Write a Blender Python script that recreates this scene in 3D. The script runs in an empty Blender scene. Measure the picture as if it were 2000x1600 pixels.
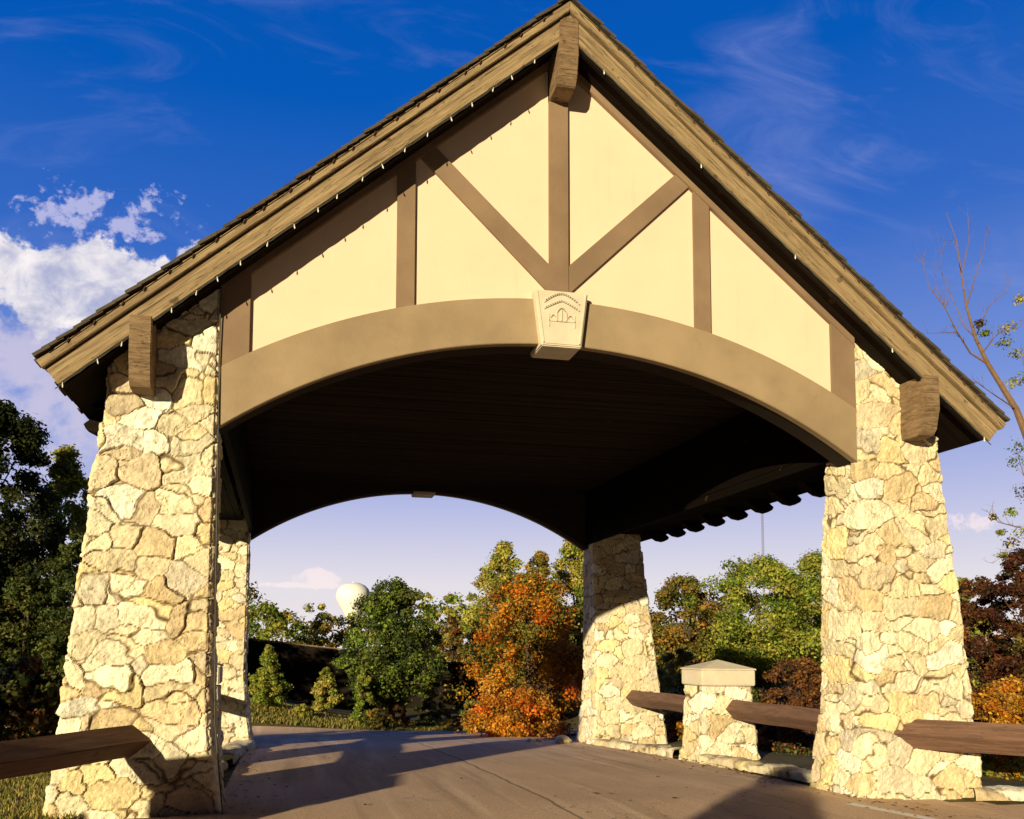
import bpy, bmesh, math, random
import numpy as np
from mathutils import Vector, Matrix
random.seed(7); RNG = np.random.default_rng(11)
scene = bpy.context.scene
COL = scene.collection
R_ = math.radians

# ------------------------------------------------------------------ camera
CAM = np.array([-2.9565, -8.3769, 1.6301]); YAW, PITCH, ROLL = 0.16761, 0.07209, 0.00988
FPX, PX, PY = 1573.23, 819.34, 1156.11
def basis():
    cy, sy = math.cos(YAW), math.sin(YAW)
    f = np.array([sy*math.cos(PITCH), cy*math.cos(PITCH), math.sin(PITCH)])
    r = np.array([cy, -sy, 0.0]); u = np.cross(r, f)
    return r*math.cos(ROLL)+u*math.sin(ROLL), -r*math.sin(ROLL)+u*math.cos(ROLL), f
CR, CU, CF = basis()
cd = bpy.data.cameras.new('camera'); cam = bpy.data.objects.new('camera', cd); COL.objects.link(cam)
cd.sensor_width = 36; cd.lens = FPX/2000*36; cd.shift_x = (1000-PX)/2000; cd.shift_y = (PY-800)/2000
cd.clip_start = .1; cd.clip_end = 6000
M4 = Matrix(((CR[0], CU[0], -CF[0], CAM[0]), (CR[1], CU[1], -CF[1], CAM[1]), (CR[2], CU[2], -CF[2], CAM[2]), (0, 0, 0, 1)))
cam.matrix_world = M4; scene.camera = cam
def ray(x, y): return CF + CR*(x-PX)/FPX - CU*(y-PY)/FPX
def at(x, y, Y):
    v = ray(x, y); return CAM + v*(Y-CAM[1])/v[1]

# ------------------------------------------------------------------ light
SUN_AZ, SUN_EL = R_(39.5), R_(10.5)
scene.view_settings.view_transform = 'Standard'; scene.view_settings.look = 'None'
scene.view_settings.exposure = 0.42; scene.view_settings.gamma = 1
scene.cycles.diffuse_bounces = 2
sd = bpy.data.lights.new('sun', 'SUN'); sd.energy = 5.0; sd.angle = R_(.5); sd.color = (1, .83, .53)
sun = bpy.data.objects.new('sun', sd); COL.objects.link(sun)
sdir = Vector((math.sin(SUN_AZ)*math.cos(SUN_EL), math.cos(SUN_AZ)*math.cos(SUN_EL), -math.sin(SUN_EL)))
sun.rotation_euler = sdir.to_track_quat('-Z', 'Y').to_euler(); sun.location = (-20, -30, 20)

class NT:
    """tiny helper to write node trees as expressions"""
    def __init__(s, nt): s.nt = nt; s.n = nt.nodes; s.l = nt.links
    def new(s, t, **k):
        n = s.n.new(t)
        for a, b in k.items(): setattr(n, a, b)
        return n
    def put(s, sock, v):
        if isinstance(v, (int, float)): sock.default_value = v
        elif isinstance(v, tuple): sock.default_value = v if len(v) == len(sock.default_value) else (*v, 1)[:len(sock.default_value)]
        else: s.l.new(v, sock)
    def m(s, op, a, b=0.0, c=0.0, clamp=False):
        n = s.new('ShaderNodeMath', operation=op, use_clamp=clamp)
        s.put(n.inputs[0], a); s.put(n.inputs[1], b); s.put(n.inputs[2], c); return n.outputs[0]
    def mix(s, f, a, b, mode='MIX'):
        n = s.new('ShaderNodeMix', data_type='RGBA', blend_type=mode)
        s.put(n.inputs[0], f); s.put(n.inputs[6], a); s.put(n.inputs[7], b); return n.outputs[2]
    def noise(s, vec, scale, detail=5, rough=.55, dist=0.0, col=False):
        n = s.new('ShaderNodeTexNoise'); s.put(n.inputs['Vector'], vec)
        n.inputs['Scale'].default_value = scale; n.inputs['Detail'].default_value = detail
        n.inputs['Roughness'].default_value = rough; n.inputs['Distortion'].default_value = dist
        return n.outputs[1 if col else 0]
    def ramp(s, f, stops, interp='LINEAR'):
        n = s.new('ShaderNodeValToRGB'); n.color_ramp.interpolation = interp; s.put(n.inputs[0], f)
        e = n.color_ramp.elements
        while len(e) < len(stops): e.new(.5)
        for i, (p, c) in enumerate(stops):
            e[i].position = p; e[i].color = (*c, 1) if isinstance(c, tuple) else (c, c, c, 1)
        return n.outputs[0]
    def mapr(s, v, a, b, c=0.0, d=1.0):
        n = s.new('ShaderNodeMapRange', interpolation_type='SMOOTHSTEP')
        for i, x in enumerate((v, a, b, c, d)): s.put(n.inputs[i], x)
        return n.outputs[0]
    def xyz(s, x, y, z):
        n = s.new('ShaderNodeCombineXYZ')
        for i, v in enumerate((x, y, z)): s.put(n.inputs[i], v)
        return n.outputs[0]
    def sep(s, v):
        n = s.new('ShaderNodeSeparateXYZ'); s.put(n.inputs[0], v); return n.outputs
    def scale(s, v, k):
        n = s.new('ShaderNodeVectorMath', operation='MULTIPLY'); s.put(n.inputs[0], v); n.inputs[1].default_value = k; return n.outputs[0]

w = bpy.data.worlds.new('World'); scene.world = w; w.use_nodes = True
t = NT(w.node_tree); t.n.clear()
sky = t.new('ShaderNodeTexSky', sky_type='NISHITA'); sky.sun_disc = False
sky.sun_elevation = SUN_EL; sky.sun_rotation = math.pi + SUN_AZ; sky.air_density = 1.0; sky.dust_density = .6; sky.ozone_density = 3
tc = t.new('ShaderNodeTexCoord').outputs['Generated']
gx, gy, gz = t.sep(tc)
grad = t.ramp(t.m('MAXIMUM', gz, 0.0), [(0, (.88, .80, .80)), (.08, (.80, .76, .82)), (.17, (.50, .53, .80)), (.28, (.19, .30, .72)),
    (.44, (.035, .145, .57)), (.58, (.0, .100, .49)), (.72, (.0, .085, .44)), (1, (.002, .05, .34))])
nsk = t.scale(sky.outputs[0], (.09, .09, .09))
base = t.mix(.03, grad, nsk)
gyp = t.m('MAXIMUM', gy, .05); uu = t.m('DIVIDE', gx, gyp); vv = t.m('DIVIDE', gz, gyp)
front = t.mapr(gy, .15, .3)
uv = t.xyz(uu, vv, 0.0)
def ell(u0, v0, a, b):
    du = t.m('DIVIDE', t.m('SUBTRACT', uu, u0), a); dv = t.m('DIVIDE', t.m('SUBTRACT', vv, v0), b)
    return t.m('SUBTRACT', 1.0, t.m('ADD', t.m('MULTIPLY', du, du), t.m('MULTIPLY', dv, dv)))
# cumulus bank to the left
n1 = t.noise(t.scale(uv, (1, 1.25, 1)), 11, 9, .6, .35); n1c = t.m('SUBTRACT', n1, .5)
n2 = t.noise(uv, 34, 6, .62, .2); n2c = t.m('SUBTRACT', n2, .5)
n3c = t.m('SUBTRACT', t.noise(uv, 95, 5, .6, .2), .5)
def cl(mask, gain=3.2, lo=.0, hi=.35, extra=.9):
    v = t.m('ADD', t.m('ADD', mask, t.m('MULTIPLY', n1c, gain)), t.m('ADD', t.m('MULTIPLY', n2c, extra), t.m('MULTIPLY', n3c, extra*.45))); return t.mapr(v, lo, hi)
mb = t.m('MAXIMUM', t.m('MAXIMUM', ell(-.31, .435, .155, .055), ell(-.185, .43, .07, .042)), t.m('MAXIMUM', ell(-.118, .485, .022, .022), ell(-.40, .43, .2, .06)))
cumu = cl(t.m('MULTIPLY', t.m('MAXIMUM', mb, -3.0), .62), 3.4, -.26, .12, 1.3)
puff = cl(t.m('MULTIPLY', t.m('MAXIMUM', ell(-.26, .52, .10, .06), ell(-.17, .525, .09, .045)), .7), 3.2, .42, .9, 2.6)
soft = cl(t.m('MULTIPLY', t.m('MAXIMUM', ell(-.30, .31, .30, .15), -1.0), 1.1), 3.6, .05, 1.15, 1.2)
low = cl(t.m('MAXIMUM', ell(.045, .088, .030, .013), t.m('MAXIMUM', ell(.03, .078, .075, .004), ell(.97, .19, .05, .014))), 2.2, -.15, .75, 3.6)
cir = t.noise(t.scale(uv, (1.2, 3.2, 1)), 2.6, 9, .62, 1.2)
cirm = t.m('MULTIPLY', t.mapr(cir, .50, .80), t.mapr(vv, .25, .55, .35, 1.0))
cirm = t.m('ADD', t.m('MULTIPLY', cirm, .22), t.m('MULTIPLY', t.mapr(t.m('ADD', ell(.66, .75, .16, .24), t.m('MULTIPLY', t.m('SUBTRACT', cir, .5), 3.0)), .0, 1.6), .30))
n5 = t.noise(t.scale(uv, (1, 1.3, 1)), 17, 7, .6, .5)
shade = t.mapr(t.m('ADD', t.m('ADD', t.m('MULTIPLY', n5, .9), t.m('MULTIPLY', n2, .35)), t.m('MULTIPLY', vv, .75)), .74, 1.16)
ccol = t.mix(shade, (.42, .45, .66), (1.0, .94, .93))
base = t.mix(t.m('MULTIPLY', cirm, front), base, (.34, .38, .74))
base = t.mix(t.m('MULTIPLY', t.m('MULTIPLY', soft, .85), front), base, (.62, .58, .76))
base = t.mix(t.m('MULTIPLY', t.m('MULTIPLY', puff, .8), front), base, (.55, .55, .82))
base = t.mix(t.m('MULTIPLY', t.m('MULTIPLY', cumu, .97), front), base, ccol)
base = t.mix(t.m('MULTIPLY', t.m('MULTIPLY', low, .6), front), base, (1.05, .88, .86))
# below the horizon: neutral earth bounce
base = t.mix(t.mapr(gz, -.02, 0.0), (.12, .09, .06), base)
base = t.mix(1.0, base, t.mix(t.mapr(gy, -.05, .42), (.04, .04, .05), (1, 1, 1)), 'MULTIPLY')  # unseen sky behind the camera dimmed to deepen the shade
bg = t.new('ShaderNodeBackground'); t.put(bg.inputs[0], base); bg.inputs[1].default_value = .74
t.l.new(bg.outputs[0], t.new('ShaderNodeOutputWorld').inputs[0])

# ------------------------------------------------------------------ helpers
def tag(o, label=None, cat=None, group=None, kind=None):
    if label: o['label'] = label
    if cat: o['category'] = cat
    if group: o['group'] = group
    if kind: o['kind'] = kind
    return o
def empty(name, loc=(0, 0, 0), parent=None):
    o = bpy.data.objects.new(name, None); COL.objects.link(o); o.location = loc; o.empty_display_size = .3
    if parent: o.parent = parent
    return o
def link(name, me, mat, parent=None, smooth=False):
    o = bpy.data.objects.new(name, me); COL.objects.link(o)
    if mat: me.materials.append(mat)
    if parent: o.parent = parent
    if smooth: me.polygons.foreach_set('use_smooth', [True]*len(me.polygons))
    return o
def npmesh(name, V, F, C=None, cname='Col'):
    """V (n,3), F (m,4) or (m,3) int"""
    V = np.asarray(V, np.float32); F = np.asarray(F, np.int32); k = F.shape[1]
    me = bpy.data.meshes.new(name)
    me.vertices.add(len(V)); me.vertices.foreach_set('co', V.ravel())
    me.loops.add(F.size); me.loops.foreach_set('vertex_index', F.ravel())
    me.polygons.add(len(F)); me.polygons.foreach_set('loop_start', np.arange(0, F.size, k, dtype=np.int32))
    me.polygons.foreach_set('loop_total', np.full(len(F), k, np.int32))
    me.update(calc_edges=True)
    if C is not None:
        a = me.color_attributes.new(cname, 'FLOAT_COLOR', 'POINT')
        C = np.asarray(C, np.float32)
        if C.shape[1] == 3: C = np.hstack([C, np.ones((len(C), 1), np.float32)])
        a.data.foreach_set('color', C.ravel())
    return me
class MB:
    def __init__(s): s.v = []; s.f = []
    def prism(s, poly, a, b, axis='y'):
        """poly: list of 2D points; extruded along axis from a to b"""
        n = len(poly); k = len(s.v)
        for q in (a, b):
            for (p0, p1) in poly:
                s.v.append({'y': (p0, q, p1), 'x': (q, p0, p1), 'z': (p0, p1, q)}[axis])
        s.f.append(tuple(range(k, k+n))); s.f.append(tuple(range(k+2*n-1, k+n-1, -1)))
        for i in range(n):
            j = (i+1) % n; s.f.append((k+i, k+n+i, k+n+j, k+j))
        return s
    def box(s, x0, x1, y0, y1, z0, z1): return s.prism([(x0, z0), (x1, z0), (x1, z1), (x0, z1)], y0, y1)
    def hull8(s, P):
        k = len(s.v); s.v += [tuple(p) for p in P]
        for f in ((0, 1, 2, 3), (7, 6, 5, 4), (0, 4, 5, 1), (1, 5, 6, 2), (2, 6, 7, 3), (3, 7, 4, 0)): s.f.append(tuple(k+i for i in f))
        return s
    def strip(s, xs, lo, hi, y0, y1):
        """solid between curves lo(x), hi(x), thickness y0..y1"""
        k = len(s.v); n = len(xs)
        for x in xs: s.v += [(x, y0, lo(x)), (x, y0, hi(x)), (x, y1, lo(x)), (x, y1, hi(x))]
        for i in range(n-1):
            a = k+4*i; b = a+4
            s.f += [(a, b, b+1, a+1), (a+3, b+3, b+2, a+2), (a+2, b+2, b, a), (a+1, b+1, b+3, a+3)]
        s.f += [(k, k+1, k+3, k+2), (k+4*n-4, k+4*n-2, k+4*n-1, k+4*n-3)]
        return s
    def tube(s, pts, rad, n=6, cap=True):
        k = len(s.v); up = Vector((0, 0, 1)); P = [Vector(p) for p in pts]
        for i, p in enumerate(P):
            d = (P[min(i+1, len(P)-1)]-P[max(i-1, 0)]).normalized()
            a = d.cross(Vector((.31, .95, .1)) if abs(d.z) > .7 else up).normalized(); b = d.cross(a)
            r = rad[i] if isinstance(rad, (list, tuple)) else rad
            for q in range(n):
                an = 2*math.pi*q/n; s.v.append(tuple(p+(a*math.cos(an)+b*math.sin(an))*r))
        for i in range(len(P)-1):
            for q in range(n):
                x = k+i*n+q; y = k+i*n+(q+1) % n; s.f.append((x, y, y+n, x+n))
        if cap: s.f.append(tuple(range(k+n-1, k-1, -1))); e = k+(len(P)-1)*n; s.f.append(tuple(range(e, e+n)))
        return s
    def build(s, name, mat, parent=None, bevel=0, smooth=False, M=None, seg=2):
        me = bpy.data.meshes.new(name)
        V = s.v
        if M is not None:
            Mi = M.inverted(); V = [tuple(Mi @ Vector(v)) for v in V]
        me.from_pydata(V, [], s.f)
        bm = bmesh.new(); bm.from_mesh(me); bmesh.ops.recalc_face_normals(bm, faces=bm.faces)
        if bevel: bmesh.ops.bevel(bm, geom=[e for e in bm.edges if e.calc_face_angle(0) > .5], offset=bevel, segments=seg, affect='EDGES', clamp_overlap=True)
        bm.to_mesh(me); bm.free()
        o = link(name, me, mat, parent, smooth)
        if M is not None: o.matrix_local = M
        return o

# value noise in numpy
_H = np.random.default_rng(3).random(4096).astype(np.float32); _P = np.random.default_rng(4).permutation(4096)
def vnoise(P):
    I = np.floor(P).astype(np.int64); f = P-I; f = f*f*(3-2*f); out = 0
    for dx in (0, 1):
        for dy in (0, 1):
            for dz in (0, 1):
                h = _P[(_P[(_P[(I[:, 0]+dx) & 4095]+I[:, 1]+dy) & 4095]+I[:, 2]+dz) & 4095]
                wgt = (f[:, 0] if dx else 1-f[:, 0])*(f[:, 1] if dy else 1-f[:, 1])*(f[:, 2] if dz else 1-f[:, 2])
                out = out+_H[h]*wgt
    return out-.5
def fbm(P, s, o=4):
    r = 0; a = 1.
    for i in range(o): r = r+a*vnoise(P*s+17.3*i); s *= 2.03; a *= .5
    return r
def sst(a, b, x): q = np.clip((x-a)/(b-a), 0, 1); return q*q*(3-2*q)

# ------------------------------------------------------------------ materials
def newmat(name):
    m = bpy.data.materials.new(name); m.use_nodes = True; t = NT(m.node_tree)
    b = t.n['Principled BSDF']; b.inputs['Roughness'].default_value = .8
    b.inputs['Specular IOR Level'].default_value = .25
    return m, t, b
def bump(t, b, h, strength=.5, dist=.02):
    n = t.new('ShaderNodeBump'); n.inputs['Strength'].default_value = strength; n.inputs['Distance'].default_value = dist
    t.put(n.inputs['Height'], h); t.l.new(n.outputs[0], b.inputs['Normal'])
def ocoord(t): return t.new('ShaderNodeTexCoord').outputs['Object']
def stone_mat():
    m, t, b = newmat('limestone'); c = ocoord(t)
    a = t.new('ShaderNodeAttribute', attribute_name='Col').outputs['Color']
    n = t.noise(c, 9, 8, .65); n2 = t.noise(c, 55, 5, .6)
    k = t.mix(1.0, a, t.ramp(n, [(.28, .62), (.5, .98), (.72, 1.12)]), 'MULTIPLY')
    k = t.mix(.7, k, t.ramp(n2, [(.3, .62), (.48, 1.0), (.7, 1.08)]), 'MULTIPLY')
    st = t.mapr(t.noise(c, 3.3, 6, .7, .6), .58, .72)
    k = t.mix(t.m('MULTIPLY', st, .35), k, (.50, .33, .12))
    k = t.mix(t.m('MULTIPLY', t.mapr(t.noise(c, 21, 7, .75, .4), .62, .72), .55), k, (.16, .13, .09))
    t.put(b.inputs['Base Color'], k); b.inputs['Roughness'].default_value = .9
    bump(t, b, t.m('ADD', t.m('MULTIPLY', n2, .5), t.noise(c, 18, 8, .7)), .75, .02); return m
def plain(name, col, rough=.8, var=.15, sc=6, bs=.3, bd=.004, fine=60, spec=.25):
    m, t, b = newmat(name); c = ocoord(t)
    n = t.noise(c, sc, 6, .6); k = t.mix(1.0, col, t.ramp(n, [(.3, 1-var), (.7, 1+var*.6)]), 'MULTIPLY')
    t.put(b.inputs['Base Color'], k); b.inputs['Roughness'].default_value = rough; b.inputs['Specular IOR Level'].default_value = spec
    bump(t, b, t.noise(c, fine, 6, .6), bs, bd); return m
def wood(name, c1, c2, stretch=(1.2, 18, 18), crack=.5, rough=.8):
    m, t, b = newmat(name); c = t.scale(ocoord(t), stretch)
    n = t.noise(c, 1.6, 9, .65, .6); k = t.mix(t.mapr(n, .3, .7), c1, c2)
    ck = t.noise(t.scale(c, (.55, 1, 1)), 1.1, 3, .5, 1.4); ck = t.m('ABSOLUTE', t.m('SUBTRACT', ck, .5))
    cm = t.mapr(ck, 0.0, .012, 1.0, 0.0)
    k = t.mix(t.m('MULTIPLY', cm, crack), k, (.03, .02, .012))
    kn = t.mapr(t.noise(ocoord(t), 5, 2, .5), .70, .74); k = t.mix(t.m('MULTIPLY', kn, .6), k, (.05, .03, .018))
    t.put(b.inputs['Base Color'], k); b.inputs['Roughness'].default_value = rough
    bump(t, b, t.m('SUBTRACT', n, t.m('MULTIPLY', cm, .8)), .6, .01); return m
M_STONE = stone_mat()
def stucco_mat():
    m, t, b = newmat('cream_stucco'); c = ocoord(t)
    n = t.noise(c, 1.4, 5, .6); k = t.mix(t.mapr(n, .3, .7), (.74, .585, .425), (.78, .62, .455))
    st = t.noise(t.scale(c, (9, 9, .8)), 1, 5, .6); k = t.mix(t.m('MULTIPLY', t.mapr(st, .56, .78), .30), k, (.58, .44, .29))
    t.put(b.inputs['Base Color'], k); bump(t, b, t.noise(c, 45, 6, .65), .35, .006); return m
M_STUCCO = stucco_mat()
def trim_mat(name, col):
    m, t, b = newmat(name); c = ocoord(t)
    n = t.noise(c, 1.1, 6, .6); n2 = t.noise(c, 7, 6, .7)
    k = t.mix(t.mapr(n, .3, .7), tuple(x*.82 for x in col), tuple(min(1, x*1.12) for x in col))
    k = t.mix(t.m('MULTIPLY', t.mapr(n2, .58, .75), .3), k, tuple(x*.7 for x in col))
    t.put(b.inputs['Base Color'], k); bump(t, b, t.noise(c, 60, 6, .6), .5, .006); return m
M_TRIM = trim_mat('brown_rendered_trim', (.245, .168, .105))
M_BAND = trim_mat('tan_arch_band', (.315, .236, .142))
M_KEY = plain('cast_limestone', (.64, .575, .44), .85, .12, 5, .3, .004)
M_RAKE = wood('weathered_rake_timber', (.37, .275, .150), (.20, .140, .075), (1.2, 20, 20), .8)
M_BRKT = wood('weathered_bracket_timber', (.27, .180, .10), (.14, .093, .052), (3, 3, 16), .7)
M_RAIL = wood('brown_stained_timber', (.21, .118, .078), (.12, .068, .048), (14, 1.2, 14), .3)
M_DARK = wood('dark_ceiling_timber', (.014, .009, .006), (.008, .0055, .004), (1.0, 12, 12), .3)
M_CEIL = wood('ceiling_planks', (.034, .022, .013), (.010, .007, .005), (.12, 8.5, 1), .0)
M_BLACK = wood('near_black_shade_boards', (.006, .004, .003), (.004, .003, .002), (1, 1, 14), .0)  # near-black base puts interior shade into the boards, hiding the sun patch
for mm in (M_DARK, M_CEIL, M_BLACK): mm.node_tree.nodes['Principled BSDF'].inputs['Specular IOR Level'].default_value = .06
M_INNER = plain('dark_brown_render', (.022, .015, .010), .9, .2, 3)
M_SHIN = plain('grey_cedar_shingle', (.085, .070, .050), .9, .45, 4, .5, .01)
M_WIRE = plain('dark_wire', (.05, .06, .055), .6); M_BULB = plain('frosted_bulb', (.80, .80, .75), .3, .05)
M_CLIP = plain('rusty_clip', (.07, .035, .018), .8)

def leafmat(name, trans=.42):
    m, t, b = newmat(name)
    a = t.new('ShaderNodeAttribute', attribute_name='Col').outputs['Color']
    t.put(b.inputs['Base Color'], a); b.inputs['Roughness'].default_value = .6; b.inputs['Specular IOR Level'].default_value = .2
    tr = t.new('ShaderNodeBsdfTranslucent'); t.put(tr.inputs[0], a)
    mx = t.new('ShaderNodeMixShader'); mx.inputs[0].default_value = trans
    t.l.new(b.outputs[0], mx.inputs[1]); t.l.new(tr.outputs[0], mx.inputs[2]); t.l.new(mx.outputs[0], t.n['Material Output'].inputs[0]); return m
M_LEAF = leafmat('foliage')
M_BARK = plain('bark', (.085, .058, .038), .95, .4, 8, .8, .02, 25)
M_TWIG = plain('pale_bark', (.20, .125, .075), .9, .3, 8)

# ------------------------------------------------------------------ ground
def gz_(x, y):
    x = np.asarray(x, float); y = np.asarray(y, float)
    z = np.where(y < 0, .0, np.where(y < 8.5, -.030*y - .0012*y*y, 0))
    z8 = -.030*8.5-.0012*72.25
    z = np.where(y >= 8.5, z8-.075*(np.minimum(y, 19)-8.5), z)
    z = np.where(y > 19, z-.03*(np.minimum(y, 32)-19), z)
    # banks
    z = z+1.05*sst(1.8, -6, x)*sst(16.8, 21, y)+.25*sst(-5.2, -9, x)*sst(4, -2, y)*0
    z = z+.5*sst(6.5, 12, x)*sst(12, 24, y)
    return z
def roadmask(x, y):
    """signed: >0 on the asphalt"""
    w1 = 3.75+.0*x+np.where(y > 8.5, (y-8.5)*.22, 0)+np.where(y < .2, np.minimum((.2-y)*2.0, 2.4)*np.clip((y+9)/6, .1, 1), 0)
    a = w1-np.abs(x)
    a = np.where(y > 15, -1, a)
    yc = 16.2+.012*(x+1)**2*np.where(x < 0, .35, .9)
    b = 2.1-np.abs(y-yc)
    return np.maximum(a, b)
def grid(xs, ys, dz=0, fn=None):
    X, Y = np.meshgrid(xs, ys); X = X.ravel(); Y = Y.ravel(); Z = gz_(X, Y)+dz
    if fn is not None: Z = Z+fn(X, Y)
    nx = len(xs); ny = len(ys); i = np.arange((ny-1)*nx).reshape(ny-1, nx)[:, :-1].ravel()
    return np.stack([X, Y, Z], 1), np.stack([i, i+1, i+nx+1, i+nx], 1)
def grass_mat():
    m, t, b = newmat('rough_grass_and_leaf_litter'); c = ocoord(t)
    n = t.noise(c, .6, 8, .65); n2 = t.noise(c, 9, 8, .7)
    k = t.mix(t.mapr(n, .35, .65), (.085, .075, .020), (.20, .14, .05))
    k = t.mix(t.mapr(n2, .4, .65), k, (.06, .075, .018)); k = t.mix(t.m('MULTIPLY', t.mapr(t.noise(c, 26, 5, .7), .58, .7), .7), k, (.42, .24, .06))
    t.put(b.inputs['Base Color'], k); bump(t, b, n2, 1, .08); return m
M_GRASS = grass_mat()
xs = np.concatenate([-np.geomspace(2500, 31, 24), np.arange(-30, 30.1, .4), np.geomspace(31, 2500, 24)])
ys = np.concatenate([-np.geomspace(300, 21, 10), np.arange(-20, 40.1, .4), np.geomspace(41, 3500, 24)])
V, F = grid(xs, ys)
rm = roadmask(V[:, 0], V[:, 1])
V[:, 2] += np.where(rm > -.45, -.07, .02*0)+.05*fbm(V*np.array([1, 1, 0]), .9, 4)*(rm < -.6)*(np.abs(V[:, 0]) < 40)
g = link('ground', npmesh('ground', V, F), M_GRASS, smooth=True); tag(g, kind='structure')
def asphalt_mat():
    m, t, b = newmat('worn_asphalt'); c = ocoord(t); x, y, z = t.sep(c)
    n = t.noise(c, .5, 6, .6); n2 = t.noise(c, 90, 4, .7); st = t.noise(t.scale(c, (2.6, .16, 1)), 1, 6, .6)
    k = t.mix(t.mapr(n, .3, .7), (.64, .445, .30), (.76, .54, .37))
    k = t.mix(t.m('MULTIPLY', t.mapr(st, .5, .72), .6), k, (.92, .72, .52))
    k = t.mix(t.m('MULTIPLY', t.mapr(t.noise(t.scale(c, (1.7, .12, 1)), 1.3, 5, .6), .52, .7), .6), k, (.42, .29, .19))
    k = t.mix(.75, k, t.ramp(n2, [(.32, .42), (.5, 1.0), (.68, 1.5)]), 'MULTIPLY')
    # pale sealed centre joint with a dark edge
    xw = t.m('ADD', x, t.m('MULTIPLY', t.m('SUBTRACT', t.noise(c, 1.2, 5, .6), .5), .16))
    j = t.mapr(t.m('ABSOLUTE', t.m('ADD', xw, .02)), .03, .09, 1.0, 0.0); jd = t.mapr(t.m('ABSOLUTE', t.m('ADD', xw, .09)), .008, .03, 1.0, 0.0)
    k = t.mix(t.m('MULTIPLY', j, .5), k, (.80, .60, .42)); k = t.mix(t.m('MULTIPLY', jd, .65), k, (.10, .065, .045))
    cr = t.new('ShaderNodeTexVoronoi', feature='DISTANCE_TO_EDGE'); t.put(cr.inputs['Vector'], t.mix(.25, c, t.noise(c, 3, 4, .6, 0, True))); cr.inputs['Scale'].default_value = 2.1
    cm = t.m('MULTIPLY', t.mapr(cr.outputs[0], .0, .012, 1.0, 0.0), t.mapr(t.noise(c, .7, 3, .5), .52, .62))
    k = t.mix(t.m('MULTIPLY', cm, .7), k, (.06, .04, .03))
    t.put(b.inputs['Base Color'], k); b.inputs['Roughness'].default_value = .95; b.inputs['Specular IOR Level'].default_value = .15
    bump(t, b, t.m('SUBTRACT', t.m('ADD', n2, t.noise(c, 240, 2, .6)), cm), .8, .006); return m
M_ASPH = asphalt_mat()
xs = np.arange(-30, 30.01, .2); ys = np.arange(-40, 27, .2)
V, F = grid(xs, ys, .0, lambda X, Y: .0)
rm = roadmask(V[:, 0], V[:, 1])+.12*fbm(V, 1.3, 3)
keep = (rm[F] > 0).all(1); F = F[keep]; used = np.unique(F); mp = -np.ones(len(V), int); mp[used] = np.arange(len(used))
# slight crown of the road
V[:, 2] += .03*np.clip(1-(V[:, 0]/4)**2, 0, 1)
o = link('road', npmesh('road', V[used], mp[F]), M_ASPH, smooth=True); tag(o, kind='structure')
M_LINE = plain('worn_white_paint', (.95, .93, .88), .7, .1, 20)
mb = MB()
P0 = Vector((3.14, -.40, 0)); P1 = Vector((3.75, -2.3, 0)); d = (P1-P0).normalized(); s = Vector((-d.y, d.x, 0))*.075
def rz(p): return float(gz_(p.x, p.y)+.03*max(0, 1-(p.x/4)**2)+.005)
prev = None
for i in range(11):
    p = P0.lerp(P1, i/10); k = len(mb.v); a = p+s; b_ = p-s; mb.v += [(a.x, a.y, rz(a)), (b_.x, b_.y, rz(b_))]
    if i: mb.f.append((k-2, k-1, k+1, k))
o = mb.build('road_edge_line', M_LINE); tag(o, kind='structure')

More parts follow.
